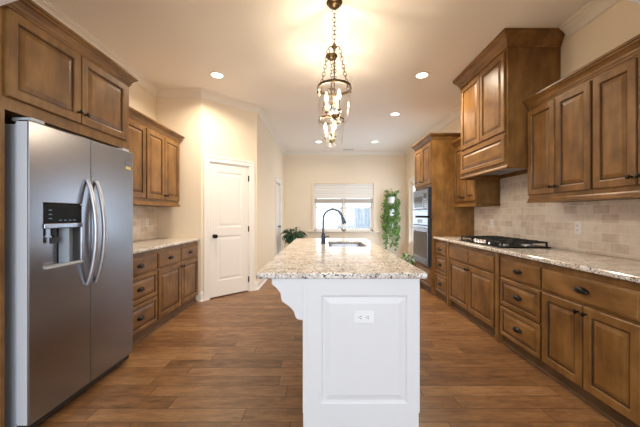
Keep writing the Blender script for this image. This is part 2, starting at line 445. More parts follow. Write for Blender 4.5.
# door 2: the hall door seen edge-on in the side wall (front faces +X)
d = sempty('door_2', (HX,O0,0), PI/2)
casing(MB(), 0, O1-O0, 2.04).build('door_casing','trim',d)
leaf = slab_door(MB(), .008,O1-O0-.008,.015,2.03,.045,.036,[(.12,O1-O0-.12,.25,.93),(.12,O1-O0-.12,1.06,1.90)]).build('door_leaf','trim',d)
MB().box(-.0,.006,0,.12,0,2.04).box(O1-O0-.006,O1-O0,0,.12,0,2.04).box(0,O1-O0,0,.12,2.034,2.04).build('door_jamb','trim',d)
MB().lathe([(.030,0),(.030,.006),(.012,.010),(.011,.032),(.028,.045),(.028,.058),(.004,.068)], (O1-O0-.075,.045,.95),(0,-1,0),16).build('door_knob','bronze',leaf,smooth=40)
# door 3: glazed patio door on the right wall (front faces -X)
d = sempty('door_3', (XR,G1,0), -PI/2)
gw = G1-G0
casing(MB(), 0, gw, GZ).build('door_casing','trim',d)
for k in range(2):
    x0 = .01+k*(gw/2-.005); x1 = x0+gw/2-.015
    fr = MB()
    for bx in ((x0,x0+.09,.02,2.12),(x1-.09,x1,.02,2.12),(x0+.09,x1-.09,.02,.22),(x0+.09,x1-.09,2.02,2.12)): fr.box(bx[0],bx[1],.05,.09,bx[2],bx[3])
    lf = fr.build('door_leaf','trim',d)
    MB().box(x0+.09,x1-.09,.066,.072,.22,2.02).build('door_glass','glass',lf)
# window 1
wn = sempty('window_1', (0,YF,0))
fr = MB()
for bx in ((WX0,WX0+.045,WZ0,WZ1),(WX1-.045,WX1,WZ0,WZ1),(WX0,WX1,WZ1-.045,WZ1),(WX0,WX1,WZ0,WZ0+.045)): fr.box(bx[0],bx[1],.03,.12,bx[2],bx[3])
mx = (WX0+WX1)/2; fr.box(mx-.035,mx+.035,.03,.12,WZ0,WZ1)
fr.build('window_frame','trim',wn)
for k, (x0,x1) in enumerate(((WX0+.045,mx-.035),(mx+.035,WX1-.045))):
    zm = (WZ0+WZ1)/2-.02; s_ = MB()
    for bx in ((x0,x0+.03,WZ0+.045,WZ1-.045),(x1-.03,x1,WZ0+.045,WZ1-.045),(x0,x1,WZ0+.045,WZ0+.085),(x0,x1,WZ1-.08,WZ1-.045),(x0,x1,zm,zm+.035)): s_.box(bx[0],bx[1],.07,.10,bx[2],bx[3])
    sa = s_.build('window_sash','trim',wn)
    MB().box(x0+.03,x1-.03,.083,.087,WZ0+.085,WZ1-.08).build('window_pane','glass',sa)
cs = MB().box(WX0-.065,WX0,-.018,0,WZ0-.01,WZ1+.065).box(WX1,WX1+.065,-.018,0,WZ0-.01,WZ1+.065).box(WX0,WX1,-.018,0,WZ1,WZ1+.065)
cs.build('window_casing','wall',wn,bevel=.004)
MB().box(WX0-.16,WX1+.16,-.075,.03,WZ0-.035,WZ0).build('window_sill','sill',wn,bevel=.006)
MB().box(WX0-.10,WX1+.10,-.016,0,WZ0-.11,WZ0-.035).build('window_apron','wall',wn)

# outside: patio ground and a board fence
struct(MB().box(-14,14,9.0,30,-.35,-.25).box(3.75,14,-6,9.0,-.35,-.25).build('ground','concrete'))
fc = thing('board_fence','weathered grey board fence standing in the yard beyond the window','fence',(0,12.6,-.25))
fm = MB()
x = .62; i = 0
while x < 7:
    fm.box(x,x+.136,0,.02,.03,1.80+random.uniform(-.006,.006)); x += .142
fm.build('fence_board','fence',fc)
for z in (.35,1.0,1.62): MB().box(.62,7,.02,.06,z,z+.09).build('fence_rail','fence',fc)
for x in (.70,3.25,5.65): MB().box(x,x+.09,.06,.15,0,1.78).build('fence_post','fence',fc)

# ------------------------------------------------------------------ cabinet builders (front faces -Y locally)
RIGHT, LEFT = -PI/2, PI/2
def raised(mb, x0,x1,z0,z1,yb=0,t=.020,sw=.057):
    yf = yb-t
    return mb.nested(x0,x1,z0,z1,[(0,yb),(0,yf+.005),(.005,yf),(sw-.006,yf),(sw,yf+.004),(sw+.003,yf+.011),(sw+.010,yf+.011),(sw+.034,yf+.002),(sw+.038,yf+.001)], alt=(4,5))
def slabf(mb, x0,x1,z0,z1,yb=0,t=.020):
    yf = yb-t
    return mb.nested(x0,x1,z0,z1,[(0,yb),(0,yf+.008),(.006,yf+.004),(.012,yf+.003),(.016,yf)])
def knob(parent, x, z, y, m='bronze', xf=None):
    mb = MB().lathe([(.008,0),(.006,.004),(.005,.014),(.011,.018),(.0155,.024),(.0150,.029),(.008,.033),(.001,.0335)], (x,y,z),(0,-1,0),12)
    if xf: mb.xf(xf)
    return mb.build('knob', m, parent, smooth=50)
def cup_pull(parent, x, z, y, m='bronze', wd=.052, xf=None):
    vs = []; fs = []; nu, nv = 12, 5     # half-dome hood with an oval back plate
    for j in range(nv+1):
        ph = PI/2*j/nv
        for i in range(nu+1):
            th = PI*i/nu
            vs.append((x+wd*math.cos(th)*math.cos(ph)**.7 if j < nv else x, y-.003-.026*math.sin(ph), z-.006+.030*math.sin(th)*math.cos(ph)**.6))
    for j in range(nv):
        for i in range(nu): a = j*(nu+1)+i; fs.append((a,a+1,a+nu+2,a+nu+1))
    mb = MB().add(vs, fs)
    mb.prism([(x+(wd+.006)*math.cos(2*PI*k/20), z+.021*math.sin(2*PI*k/20)) for k in range(20)], lambda p,t: (p[0],t,p[1]), y, y-.003)
    mb.tube([(x-wd,y-.004,z-.006),(x-wd*.6,y-.022,z-.010),(x,y-.028,z-.011),(x+wd*.6,y-.022,z-.010),(x+wd,y-.004,z-.006)], .0035, 6)
    if xf: mb.xf(xf)
    return mb.build('cup_pull', m, parent, smooth=60)
def door(parent, x0,x1,z0,z1, kx=None, kz=None, yb=0, m='wood', sw=.057):
    o = raised(MB(), x0,x1,z0,z1,yb,.020,sw).build('door', m, parent, m2='glaze')
    if kx is not None: knob(o, kx, kz, yb-.020)
    return o
def drawer(parent, x0,x1,z0,z1, flat=True, pull='cup', yb=0, m='wood_h', name='drawer'):
    mb = MB()
    if flat: slabf(mb, x0,x1,z0,z1,yb)
    else: raised(mb, x0,x1,z0,z1,yb,.020,.036)
    o = mb.build(name, m, parent, m2='glaze')
    if pull == 'cup': cup_pull(o, (x0+x1)/2, (z0+z1)/2, yb-(.020 if flat else .019))
    elif pull == 'knob': knob(o, (x0+x1)/2, (z0+z1)/2, yb-.019)
    return o
CRW = [(0,0),(.006,0),(.008,.012),(.014,.018),(.018,.034),(.034,.054),(.048,.062),(.050,.070),(.060,.074),(.060,.090),(0,.090)]
def crown(parent, path, z, prof=CRW, sc=1.0, zs=1.0):
    return MB().sweep(path, [(a*sc, z+b*zs) for a,b in prof], -1).build('crown_molding','wood_h',parent)
RAIL = [(0,0),(.018,0),(.018,.010),(.012,.014),(.010,.030),(.004,.040),(0,.042)]

def base_unit(label, loc, rot, w, fronts, depth=.595, pil=(), group=None):
    u = thing('base_cabinet', label, 'cabinet', loc, rot, group)
    bm_ = MB().box(0,w,.018,depth,.095,.874)
    # face frame
    bm_.box(0,w,0,.018,.095,.874)
    bm_.build('cabinet_body','wood',u)
    MB().box(0,w,.028,.045,0,.095).build('toe_kick','toe',u)
    MB().sweep([(0,.028),(w,.028)],[(0,0),(.016,0),(.014,.012),(.006,.018),(0,.018)],-1).build('shoe_molding','toe',u)
    for f in fronts:
        k = f[0]
        if k == 'door': door(u, *f[1:5], f[5], f[4]-.045)
        elif k == 'dr': drawer(u, *f[1:5], flat=True, pull=f[5])
        elif k == 'drr': drawer(u, *f[1:5], flat=False, pull=f[5])
    for x0 in pil:
        MB().box(x0,x0+.055,-.020,.03,0,.874).build('pilaster','wood',u,bevel=.004)
    return u

def upper_unit(label, loc, rot, w, z0, z1, ndoor, depth=.325, ret=(), dz=None, crz=None, group=None, rail=True):
    u = thing('wall_cabinet', label, 'cabinet', loc, rot, group)
    MB().box(0,w,.018,depth,z0+.03,z1).box(0,w,0,.018,z0+.03,z1).build('cabinet_body','wood',u)
    dz = dz or (z0+.075, z1-.030)
    dw = (w-.010)/ndoor
    for k in range(ndoor):
        x0 = .005+k*dw+.004; x1 = .005+(k+1)*dw-.004
        kx = x1-.026 if k%2 == 0 else x0+.026
        door(u, x0,x1,dz[0],dz[1],kx,dz[0]+.055)
    path = [(0,0),(w,0)]
    if 'a' in ret: path = [(0,depth)]+path
    if 'b' in ret: path = path+[(w,depth)]
    crown(u, path, z1-.006)
    if rail: MB().sweep(path, [(a, z0+b) for a,b in RAIL], -1).build('light_rail','wood_h',u); MB().box(0,w,0,depth,z0+.004,z0+.03).build('cabinet_bottom','wood_h',u)
    return u

# ------------------------------------------------------------------ right-hand run
FR = 1.735
base_unit('narrow brown three-drawer base cabinet against the oven tower', (FR,4.555,0), RIGHT, .455,
    [('dr',.03,.43,.665,.830,'cup'),('drr',.03,.43,.39,.645,'cup'),('drr',.03,.43,.105,.370,'cup')])
wB = 4.10-2.885
m_ = wB/2
base_unit('wide brown base cabinet with two doors under the gas cooktop', (FR,4.10,0), RIGHT, wB,
    [('dr',.085,m_-.005,.665,.830,None),('dr',m_+.005,wB-.085,.665,.830,None),
     ('door',.085,m_-.004,.105,.645,m_-.030),('door',m_+.004,wB-.085,.105,.645,m_+.030)], pil=(.004,wB-.059))
wC = 2.880-2.330
base_unit('brown three-drawer base cabinet beside the cooktop cabinet pilaster, three oval pulls in a column', (FR,2.880,0), RIGHT, wC,
    [('dr',.018,wC-.012,.665,.830,'cup'),('drr',.018,wC-.012,.39,.645,'cup'),('drr',.018,wC-.012,.100,.370,'cup')])
wD = 2.330-1.575
base_unit('brown base cabinet with one wide drawer over two doors, under the beige backsplash outlet', (FR,2.330,0), RIGHT, wD,
    [('dr',.012,wD-.02,.665,.830,'cup'),('door',.012,wD/2-.004,.100,.645,wD/2-.03),('door',wD/2+.004,wD-.02,.100,.645,wD/2+.03)])
ct = MB().box(1.700,2.336,1.56,4.560,.880,.915).build('countertop','granite',bevel=.009,segs=3)
tag(ct,'long speckled granite worktop carrying the gas cooktop','countertop')
bs = MB().box(2.338,2.349,1.56,4.560,.916,1.366).box(2.338,2.344,2.915,3.890,1.366,1.708).build('tile_backsplash','tile')
tag(bs,'beige travertine tile backsplash rising behind the gas cooktop','backsplash')

# uppers
FU = 2.018
upper_unit('brown two-door wall cabinet hung next to the wooden range hood', (FU,2.895,0), RIGHT, 2.895-2.200, 1.365, 2.285, 2)
upper_unit('brown two-door wall cabinet at the arch end of the long granite worktop', (FU,2.198,0), RIGHT, 2.198-1.562, 1.365, 2.285, 2)
upper_unit('narrow two-door wall cabinet squeezed between oven tower and range hood', (2.036,4.553,0), RIGHT, 4.553-3.912, 1.365, 2.285, 2, depth=.31, ret=('b',))

# range hood cabinet
wh = .985; dh = 2.345-1.823
hd = thing('range_hood','tall wooden range hood cabinet reaching the ceiling above the cooktop','range hood',(1.823,3.897,0),RIGHT)
MB().box(0,wh,0,dh,1.80,3.045).box(0,wh,0,.02,1.725,1.80).box(0,.02,.02,dh,1.725,1.80).box(wh-.02,wh,.02,dh,1.725,1.80).box(.02,wh-.02,dh-.02,dh,1.725,1.80).build('hood_body','wood',hd)
door(hd,.03,wh/2-.004,2.085,2.88,None,yb=0); door(hd,wh/2+.004,wh-.03,2.085,2.88,None,yb=0)
raised(MB(),.03,wh-.03,1.775,2.060,0,.020,.05).build('hood_panel','wood_h',hd,m2='glaze')
pth = [(0,dh),(0,0),(wh,0),(wh,dh)]
MB().sweep(pth,[(0,2.905),(.010,2.905),(.012,2.925),(.022,2.935),(.026,2.955),(.046,2.985),(.060,2.996),(.064,3.010),(.076,3.015),(.076,3.046),(0,3.046)],-1).build('crown_molding','wood_h',hd)
MB().sweep(pth,[(0,1.710),(.008,1.710),(.014,1.718),(.012,1.730),(.005,1.742),(0,1.744)],-1).build('bottom_molding','wood_h',hd)
ins = MB().box(.08,wh-.08,.06,dh-.06,1.762,1.80).build('hood_insert','steel_h',hd,bevel=.006)
for k in range(2):
    f = MB()
    for j in range(9): f.box(.14+k*.36,.14+k*.36+.30,.12+j*.035,.142+j*.035,1.754,1.762)
    f.build('grease_filter','steel_light',ins)

# oven tower
tw = .835; tx, ty = 1.690, 5.400
tower = thing('oven_cabinet','tall brown oven tower cabinet at the far end of the worktop','cabinet',(tx,ty,0),RIGHT)
td = 2.345-tx
b_ = MB().box(0,.03,0,td,0,2.42).box(tw-.03,tw,0,td,0,2.42).box(.03,tw-.03,.0,td,1.69,2.42).box(.03,tw-.03,0,td,.095,.425).box(.03,tw-.03,td-.02,td,.425,1.69)
b_.build('cabinet_body','wood',tower)
door(tower,.02,tw/2-.004,1.74,2.385,tw/2-.03,1.80); door(tower,tw/2+.004,tw-.02,1.74,2.385,tw/2+.03,1.80)
drawer(tower,.02,tw-.02,.11,.405,flat=False,pull='cup')
MB().box(.03,tw-.03,.05,.07,0,.095).build('toe_kick','toe',tower)
crown(tower,[(0,td),(0,0),(tw,0),(tw,td)],2.412)
def handle_bar(parent, x0, x1, z, y, m='steel_light', r=.010, so=.045):
    mb = MB().tube([(x0,y-so,z),(x1,y-so,z)], r, 10)
    for x in (x0+.04,x1-.04): mb.tube([(x,y,z),(x,y-so,z)], r*.8, 8)
    return mb.build('handle', m, parent, smooth=50)
ov = thing('wall_oven','stainless built-in wall oven with smoked glass door below the microwave','oven',(tx,ty-.0,0),RIGHT)
x0, x1 = .040, tw-.040
MB().box(x0,x1,.0,.56,.435,1.205).build('oven_body','rubber',ov)
MB().box(x0-.006,x1+.006,-.045,-.001,.432,1.207).build('oven_trim','rubber',ov)
dr_ = MB().box(x0,x1-.008,-.055,-.0455,.50,1.075).build('oven_door','steel_h',ov,bevel=.004)
MB().box(x0+.055,x1-.055,-.058,-.055,.555,.975).build('door_glass','oven_glass',dr_)
handle_bar(dr_, x0+.04, x1-.04, 1.03, -.055)
cp = MB().box(x0,x1-.008,-.053,-.0455,1.085,1.203).build('control_panel','steel_h',ov,bevel=.003)
MB().box(x0+.26,x1-.26,-.055,-.053,1.115,1.175).build('display','black',cp)
MB().box(x0,x1-.008,-.051,-.0455,.437,.493).build('vent_panel','steel_h',ov,bevel=.003)
mw = thing('microwave','stainless built-in microwave above the wall oven','microwave',(tx,ty,0),RIGHT)
MB().box(x0,x1,.0,.45,1.235,1.665).build('microwave_body','rubber',mw)
tr = MB().box(x0-.006,x1+.006,-.045,-.001,1.232,1.668)
tr.build('trim_frame','rubber',mw)
fr = MB()
for bx in ((x0,x1,1.600,1.665),(x0,x1,1.236,1.330),(x0,x0+.05,1.330,1.600),(x1-.05,x1,1.330,1.600)): fr.box(bx[0],min(bx[1],x1-.008),-.053,-.0455,bx[2],bx[3])
fr.build('trim_kit','steel_h',mw)
dd = MB().box(x0+.052,x1-.20,-.057,-.0455,1.333,1.598).build('microwave_door','steel_h',mw,bevel=.003)
MB().box(x0+.095,x1-.245,-.060,-.057,1.375,1.560).build('door_glass','oven_glass',dd)
handle_bar(dd, x0+.09, x1-.10, 1.345, -.057, r=.008, so=.035)
kp = MB().box(x1-.197,x1-.052,-.053,-.0455,1.333,1.598).build('keypad','black',mw)
b_ = MB()
for r_ in range(5):
    for c_ in range(3): b_.box(x1-.18+c_*.042,x1-.150+c_*.042,-.055,-.053,1.355+r_*.034,1.376+r_*.034)
b_.build('buttons','steel_light',kp)

# gas cooktop
ck = thing('gas_cooktop','black gas cooktop with cast iron grates set in the granite worktop','cooktop',(1.775,3.86,.9155),RIGHT)
cw, cd = .915, .505
MB().box(0,cw,0,cd,0,.012).build('cooktop_plate','ck',ck,bevel=.005)
for (bx,by,br) in ((.16,.13,.035),(.16,.38,.045),(.4575,.30,.055),(.755,.13,.035),(.755,.38,.045)):
    bo = MB().lathe([(br+.014,.012),(br+.010,.020),(br,.024),(br,.030)],(bx,by,0),n=18).build('burner','steel_light',ck,smooth=40)
    MB().lathe([(br-.006,.030),(br-.004,.037),(br-.012,.040),(.002,.041)],(bx,by,0),n=18).build('burner_cap','iron',bo,smooth=40)
for (g0,g1,y0) in ((.02,.305,.02),(.315,.600,.125),(.610,.895,.02)):
    g = MB(); z0,z1 = .046,.062; y1 = cd-.02; cx = (g0+g1)/2
    g.box(g0,g0+.012,y0,y1,z0,z1).box(g1-.012,g1,y0,y1,z0,z1).box(g0,g1,y0,y0+.012,z0,z1).box(g0,g1,y1-.012,y1,z0,z1).box(g0,g1,(y0+y1)/2-.006,(y0+y1)/2+.006,z0,z1)
    g.box(cx-.006,cx+.006,y0,y1,z0,z1+.004)
    for yy in (y0+.12,y1-.12): g.box(g0,cx-.03,yy-.005,yy+.005,z0,z1+.004); g.box(cx+.03,g1,yy-.005,yy+.005,z0,z1+.004)
    for xx in (g0,g1-.014):
        for yy in (y0,y1-.014): g.box(xx,xx+.014,yy,yy+.014,.012,z0)
    g.build('grate','iron',ck)
for k in range(5):
    MB().lathe([(.026,.012),(.026,.016),(.022,.020),(.021,.044),(.017,.049),(.001,.050)],(.318+k*.070,.060,0),n=16).box(.318+k*.070-.003,.318+k*.070+.003,.042,.078,.049,.054).build('control_knob','chrome',ck,smooth=40)

# ------------------------------------------------------------------ left-hand run
FL = -1.810
w1 = 3.205-2.590
base_unit('brown three-drawer base cabinet beside the refrigerator', (FL,2.590,0), LEFT, w1,
    [('dr',.015,w1-.012,.665,.830,'cup'),('drr',.015,w1-.012,.39,.645,'cup'),('drr',.015,w1-.012,.105,.370,'cup')])
w2 = 4.255-3.205
base_unit('brown base cabinet with two drawers over two doors beside the pantry corner', (FL,3.207,0), LEFT, w2,
    [('dr',.012,w2/2-.006,.665,.830,'cup'),('dr',w2/2+.006,w2-.03,.665,.830,'cup'),('door',.012,w2/2-.004,.105,.645,w2/2-.03),('door',w2/2+.004,w2-.03,.105,.645,w2/2+.03)])
ct = MB().box(XL+.014,-1.775,2.592,4.262,.880,.915).build('countertop','granite',bevel=.009,segs=3)
tag(ct,'short speckled granite worktop between refrigerator and pantry corner','countertop')
bs = MB().box(XL+.001,XL+.012,2.592,4.262,.916,1.366).build('tile_backsplash','tile')
tag(bs,'beige travertine tile backsplash above the short worktop beside the refrigerator','backsplash')
FLU = -2.052
upper_unit('brown two-door wall cabinet tucked beside the over-refrigerator cabinet', (FLU,2.592,0), LEFT, 3.398-2.592, 1.365, 2.285, 2, depth=.35)
upper_unit('brown two-door wall cabinet next to the pantry corner wall', (FLU,3.400,0), LEFT, 4.19-3.400, 1.365, 2.285, 2, depth=.35, ret=('b',))

# cabinet over the refrigerator with its side panels
fw = 2.585-1.555; FX = -1.700
fc_ = thing('refrigerator_cabinet','deep brown two-door cabinet above the refrigerator with tall side panels','cabinet',(FX,1.555,0),LEFT)
fd = FX-XL-.005
MB().box(.02,fw-.03,.0,fd,1.815,2.375).build('cabinet_body','wood',fc_)
MB().box(0,.02,.0,fd,0,2.375).build('side_panel','wood',fc_); MB().box(fw-.03,fw,.0,fd,0,2.375).build('side_panel','wood',fc_)
door(fc_,.018,.497,1.885,2.362,.497-.026,1.955); door(fc_,.503,fw-.05,1.885,2.362,.503+.026,1.955)
crown(fc_,[(0,0),(fw,0),(fw,fd)],2.372,sc=.9)

# refrigerator
rf = thing('refrigerator','large stainless side-by-side refrigerator with water dispenser in its freezer door','refrigerator',(-1.627,1.632,0),LEFT)
rw = .897; sx = .432
MB().box(.006,rw-.006,.078,.72,.03,1.755).build('fridge_body','fridge_side',rf,bevel=.004)
MB().box(.012,rw-.012,.030,.078,.03,.085).build('base_grille','rubber',rf)
for q in ((.03,.08),(rw-.07,.08),(.03,.62),(rw-.07,.62)): MB().box(q[0],q[0]+.04,q[1],q[1]+.06,0,.03).build('foot','rubber',rf)
def recess_door(x0,x1,z0,z1,t,h,dep):
    mb = MB(); hx0,hx1,hz0,hz1 = h
    def L(a,b,c,d,y): return [(a,y,c),(b,y,c),(b,y,d),(a,y,d)]
    vs = L(x0,x1,z0,z1,t)+L(x0,x1,z0,z1,0)+L(hx0,hx1,hz0,hz1,0)+L(hx0+.012,hx1-.012,hz0+.012,hz1-.004,dep)
    fs = [(3,2,1,0)]
    for k in range(3):
        for j in range(4): a = 4*k+j; b = 4*k+(j+1)%4; fs.append((a,b,b+4,a+4))
    fs.append((12,13,14,15)); return mb.add(vs,fs)
HX0,HX1,HZ0,HZ1 = .084,.356,.930,1.316
fz = recess_door(0,sx,.075,1.778,.066,(HX0,HX1,HZ0,HZ1),.055).build('freezer_door','steel',rf,bevel=.008,segs=3)
rd = MB().box(sx+.006,rw,0,.066,.075,1.778).build('fridge_door','steel',rf,bevel=.008,segs=3)
def fhandle(parent, x):
    pts = []; rr = []
    for k in range(15):
        t = k/14; z = .77+.72*t; bow = math.sin(PI*t)
        pts.append((x, -.006-.060*bow**.75, z)); rr.append(.0125+.0025*bow)
    MB().tube(pts, rr, 10).build('handle','steel_light',parent,smooth=60)
MB().box(-.0025,-.0005,.008,.064,.085,1.768).build('edge_trim','edge',fz)
fhandle(fz, sx-.034); fhandle(rd, sx+.044)
dsp = MB().box(HX0+.002,HX1-.002,-.004,.05,1.198,HZ1-.002).build('dispenser_panel','ck',fz,bevel=.003)
b_ = MB()
for k in range(4): b_.box(HX0+.10+k*.034,HX0+.116+k*.034,-.0052,-.004,1.214,1.219)
for k in range(3): b_.box(HX0+.030,HX0+.050,-.0052,-.004,1.225+k*.025,1.230+k*.025)
b_.build('panel_icons','display',dsp)
MB().box(HX0,HX1,-.010,.05,1.168,1.198).build('dispenser_lip','steel',fz,bevel=.004)
MB().lathe([(.012,0),(.012,.045),(.007,.05)],(HX0+.09,.026,1.170),(0,0,-1),12).box(HX0+.06,HX0+.12,.014,.020,1.075,1.112).box(HX0+.086,HX0+.094,.014,.030,1.11,1.14).build('dispenser_spout','rubber',fz)
MB().prism([(HX0+.155,.050),(HX0+.185,.050),(HX0+.185,.006),(HX0+.178,.006)],lambda p,t:(p[0],p[1],t),.945,1.168).box(HX0+.185,HX1-.013,.048,.053,.945,1.168).build('dispenser_wall','cavity',fz)
MB().box(HX0+.004,HX1-.004,-.016,.05,.931,.944).build('drip_tray','gasket',fz,bevel=.003)
MB().box(rw-.095,rw-.035,-.002,0,1.660,1.695).build('badge','badge',rd); MB().box(rw-.095,rw-.035,-.0015,0,1.628,1.650).build('sticker','sticker',rd)
for (xx) in (.03, rw-.11):
    MB().box(xx,xx+.08,.015,.13,1.7785,1.800).build('hinge_cover','gasket',rf,bevel=.004)
MB().box(.004,.020,.0665,.0775,.09,1.765).build('door_gasket','gasket',rf)

# ------------------------------------------------------------------ island
IX, IY = .223, 1.718
il = thing('kitchen_island','long white kitchen island with panelled end and a scrolled bracket','island',(IX,IY,0))
hw = .340; ILEN = 4.17-IY
b_ = MB().box(-hw,hw,.018,.036,.0,.878).box(-hw,hw,ILEN-.02,ILEN,0,.878).box(-hw,-hw+.02,.036,ILEN-.02,.10,.878).box(hw-.02,hw,.036,ILEN-.02,.10,.878).box(-hw+.02,hw-.02,.036,ILEN-.02,.10,.12)
b_.box(-hw+.012,-hw+.03,.036,ILEN-.02,0,.10).box(hw-.05,hw-.03,.036,ILEN-.02,0,.10)
b_.build('island_body','white',il)
# end panel: wide stiles, raised field; narrower below the toe line
e = MB()
x0,x1,z0,z1 = -.235,.270,.150,.782
e.box(-hw,x0,0,.018,.098,.878).box(x1,hw,0,.018,.098,.878).box(x0,x1,0,.018,.098,z0).box(x0,x1,0,.018,z1,.878).box(-hw+.007,hw-.008,0,.018,0,.098)
e.nested(x0,x1,z0,z1,[(0,0),(.007,.003),(.011,.011),(.020,.011),(.046,.003),(.050,.002)],back=False)
e.build('end_panel','white',il)
MB().box(-hw-.001,-hw+.024,-.004,0,.098,.878).build('corner_post','white',il,bevel=.002)
cp_ = [(-.523,.878),(-.523,.846),(-.516,.840),(-.494,.822),(-.472,.794),(-.467,.760),(-.462,.744),(-.446,.733),(-.420,.716),(-.396,.690),(-.386,.660),(-.380,.646),(-.368,.640),(-hw,.634),(-hw,.878)]
for y in (0,1.21,ILEN-.045):
    MB().prism(cp_, lambda p,t: (p[0],t,p[1]), y, y+.045).build('corbel','white',il,bevel=.004)
# sink side: drawers over doors facing the range
RX = Matrix.Translation((hw,0,0)) @ Matrix.Rotation(PI/2,4,'Z')
yy = .05
for wd in (.46,.46,.80,.62):
    half = [(yy,yy+wd)] if wd < .5 else [(yy,yy+wd/2),(yy+wd/2,yy+wd)]
    for a,b in half:
        o = raised(MB(), a+.006,b-.006,.105,.645,0,.018).xf(RX).build('door','white',il); knob(o, b-.04,.60,-.018,xf=RX)
    o = slabf(MB(), yy+.006,yy+wd-.006,.665,.84,0,.012).xf(RX).build('drawer','white',il); cup_pull(o, yy+wd/2,.75,-.012,xf=RX)
    yy += wd+.01
SX0,SX1,SY0,SY1 = .065,.475,3.10,3.76
ct = MB().ring((-.388,.603,1.694,4.22),(SX0,SX1,SY0,SY1),.880,.915).build('island_countertop','granite',bevel=.010,segs=3)
tag(ct,'large speckled granite slab on top of the white island, with sink cutout','countertop')
sk = thing('kitchen_sink','stainless undermount sink sunk into the island granite','sink',(0,0,.66))
def rrect(x0,x1,y0,y1,r,z,n=4):
    p = []
    for cx,cy,a0 in ((x1-r,y1-r,0),(x0+r,y1-r,1),(x0+r,y0+r,2),(x1-r,y0+r,3)):
        for k in range(n+1):
            a = PI/2*(a0+k/n); p.append((cx+r*math.cos(a),cy+r*math.sin(a),z))
    return p
lv = [(-.02,.219,.03),(-.001,.219,.05),(.0,.21,.05),(.012,.06,.06),(.03,.025,.07),(.10,.012,.08)]
vs = []; fs = []
for i,z,r in lv: vs += rrect(SX0+i,SX1-i,SY0+i,SY1-i,r,z)
nn = 20
for k in range(len(lv)-1):
    for j in range(nn): a=k*nn+j; b=k*nn+(j+1)%nn; fs.append((a,b,b+nn,a+nn))
fs.append(list(range((len(lv)-1)*nn,len(lv)*nn)))
MB().add(vs,fs).build('sink_bowl','steel_light',sk,smooth=50)
MB().lathe([(.045,.0125),(.042,.016),(.02,.015),(.018,.013)],((SX0+SX1)/2,(SY0+SY1)/2,0),n=18).build('drain','chrome',sk,smooth=40)
fa = thing('faucet','tall dark gooseneck faucet arching over the island sink','faucet',(.003,3.43,.9155))
MB().lathe([(.030,0),(.030,.006),(.025,.012),(.023,.10),(.019,.115),(.016,.125)],(0,0,0),n=20).build('faucet_base','faucet',fa,smooth=40)
pts = [(0,0,.12),(0,0,.20),(0,0,.285)]
for k in range(1,15):
    a = PI-k*(PI*.93)/14; pts.append((.112+.112*math.cos(a),0,.285+.112*math.sin(a)))
MB().tube(pts,.0125,12).build('spout','faucet',fa,smooth=60)
pe = Vector(pts[-1]); dn = (pe-Vector(pts[-2])).normalized()
MB().lathe([(.014,0),(.016,.012),(.018,.04),(.023,.068),(.023,.080),(.012,.082)],pe,dn,16).build('spray_head','faucet',fa,smooth=40)
MB().lathe([(.014,0),(.014,.022)],(0,0,.066),(.8,-.6,0),12).tube([(.018,-.0135,.066),(.040,-.03,.084),(.070,-.05,.088)],[.008,.007,.006],8).build('handle','faucet',fa,smooth=50)

# outlets
def outlet(label, loc, rotz, horiz=False, w=.074, h=.118, holes='duplex'):
    t = thing('wall_outlet', label, 'outlet', loc, rotz)
    if horiz: w,h = h,w
    MB().nested(-w/2,w/2,-h/2,h/2,[(0,0),(0,-.004),(.004,-.007)]).build('cover_plate','plate',t)
    for s in (-1,1):
        cx,cz = (s*.021,0) if horiz else (0,s*.021)
        r_ = MB().prism([(cx+.0165*math.cos(2*PI*k/16),cz+.0165*math.sin(2*PI*k/16)) for k in range(16)],lambda p,q:(p[0],q,p[1]),-.007,-.0095).build('socket','plate',t)
        sl = MB()
        for q in (-1,1):
            if horiz: sl.box(cx-.001,cx+.007,-.0105,-.0094,cz+q*.0065-.0016,cz+q*.0065+.0016)
            else: sl.box(cx+q*.0065-.0016,cx+q*.0065+.0016,-.0105,-.0094,cz-.001,cz+.008)
        gx,gz = (cx-.008,cz) if horiz else (cx,cz-.008)
        sl.box(gx-.0025,gx+.0025,-.0105,-.0094,gz-.0025,gz+.0025)
        sl.build('slots','slot',r_)
    MB().lathe([(.003,0),(.003,.001)],(0,-.007,0),(0,-1,0),8).build('screw','plate',t)
outlet('white sideways outlet set in the end panel of the island',(.238,IY+.0018,.655),0,True)
outlet('white outlet on the tile backsplash under the wall cabinets nearest the arch',(2.338,2.70,1.13),RIGHT)
outlet('white outlet on the tile backsplash behind the far end of the cooktop',(2.338,4.08,1.13),RIGHT)
outlet('white outlet on the tile backsplash behind the refrigerator-side worktop',(XL+.012,4.02,1.14),LEFT)

# ------------------------------------------------------------------ ceiling fixtures
def can(label, x, y, grp='recessed ceiling lights'):
    t = thing('recessed_light', label, 'ceiling light', (x,y,H), 0, grp)
    MB().lathe([(.070,-.002),(.072,-.007),(.092,-.006),(.096,-.001),(.096,0),(.070,0)],(0,0,0),n=28,caps=False).build('trim_ring','trim',t,smooth=40)
    MB().lathe([(.0005,-.004),(.069,-.004)],(0,0,0),n=28,caps=False).build('lens','can_lens',t,norm=False)
    d = bpy.data.lights.new('can_light','AREA'); d.shape = 'DISK'; d.size = .13; d.energy = CAN_W*(.2 if y > 7 else 1); d.color = (1.0,.84,.64); d.spread = math.radians(150)
    o = bpy.data.objects.new('can_light', d); C.objects.link(o); o.parent = t; o.location = (0,0,-.012)
can('lit round recessed light in the ceiling near the pantry corner',-1.365,3.80)
can('lit round recessed light in the ceiling in front of the wooden range hood',1.275,3.80)
can('lit round recessed light in the ceiling near the oven tower crown',1.286,5.27)
can('lit round recessed light in the ceiling close to the dining window wall, nearer the plants',1.28,7.27)
can('lit round recessed light partly behind the lantern, near the dining window wall',-.10,7.27)
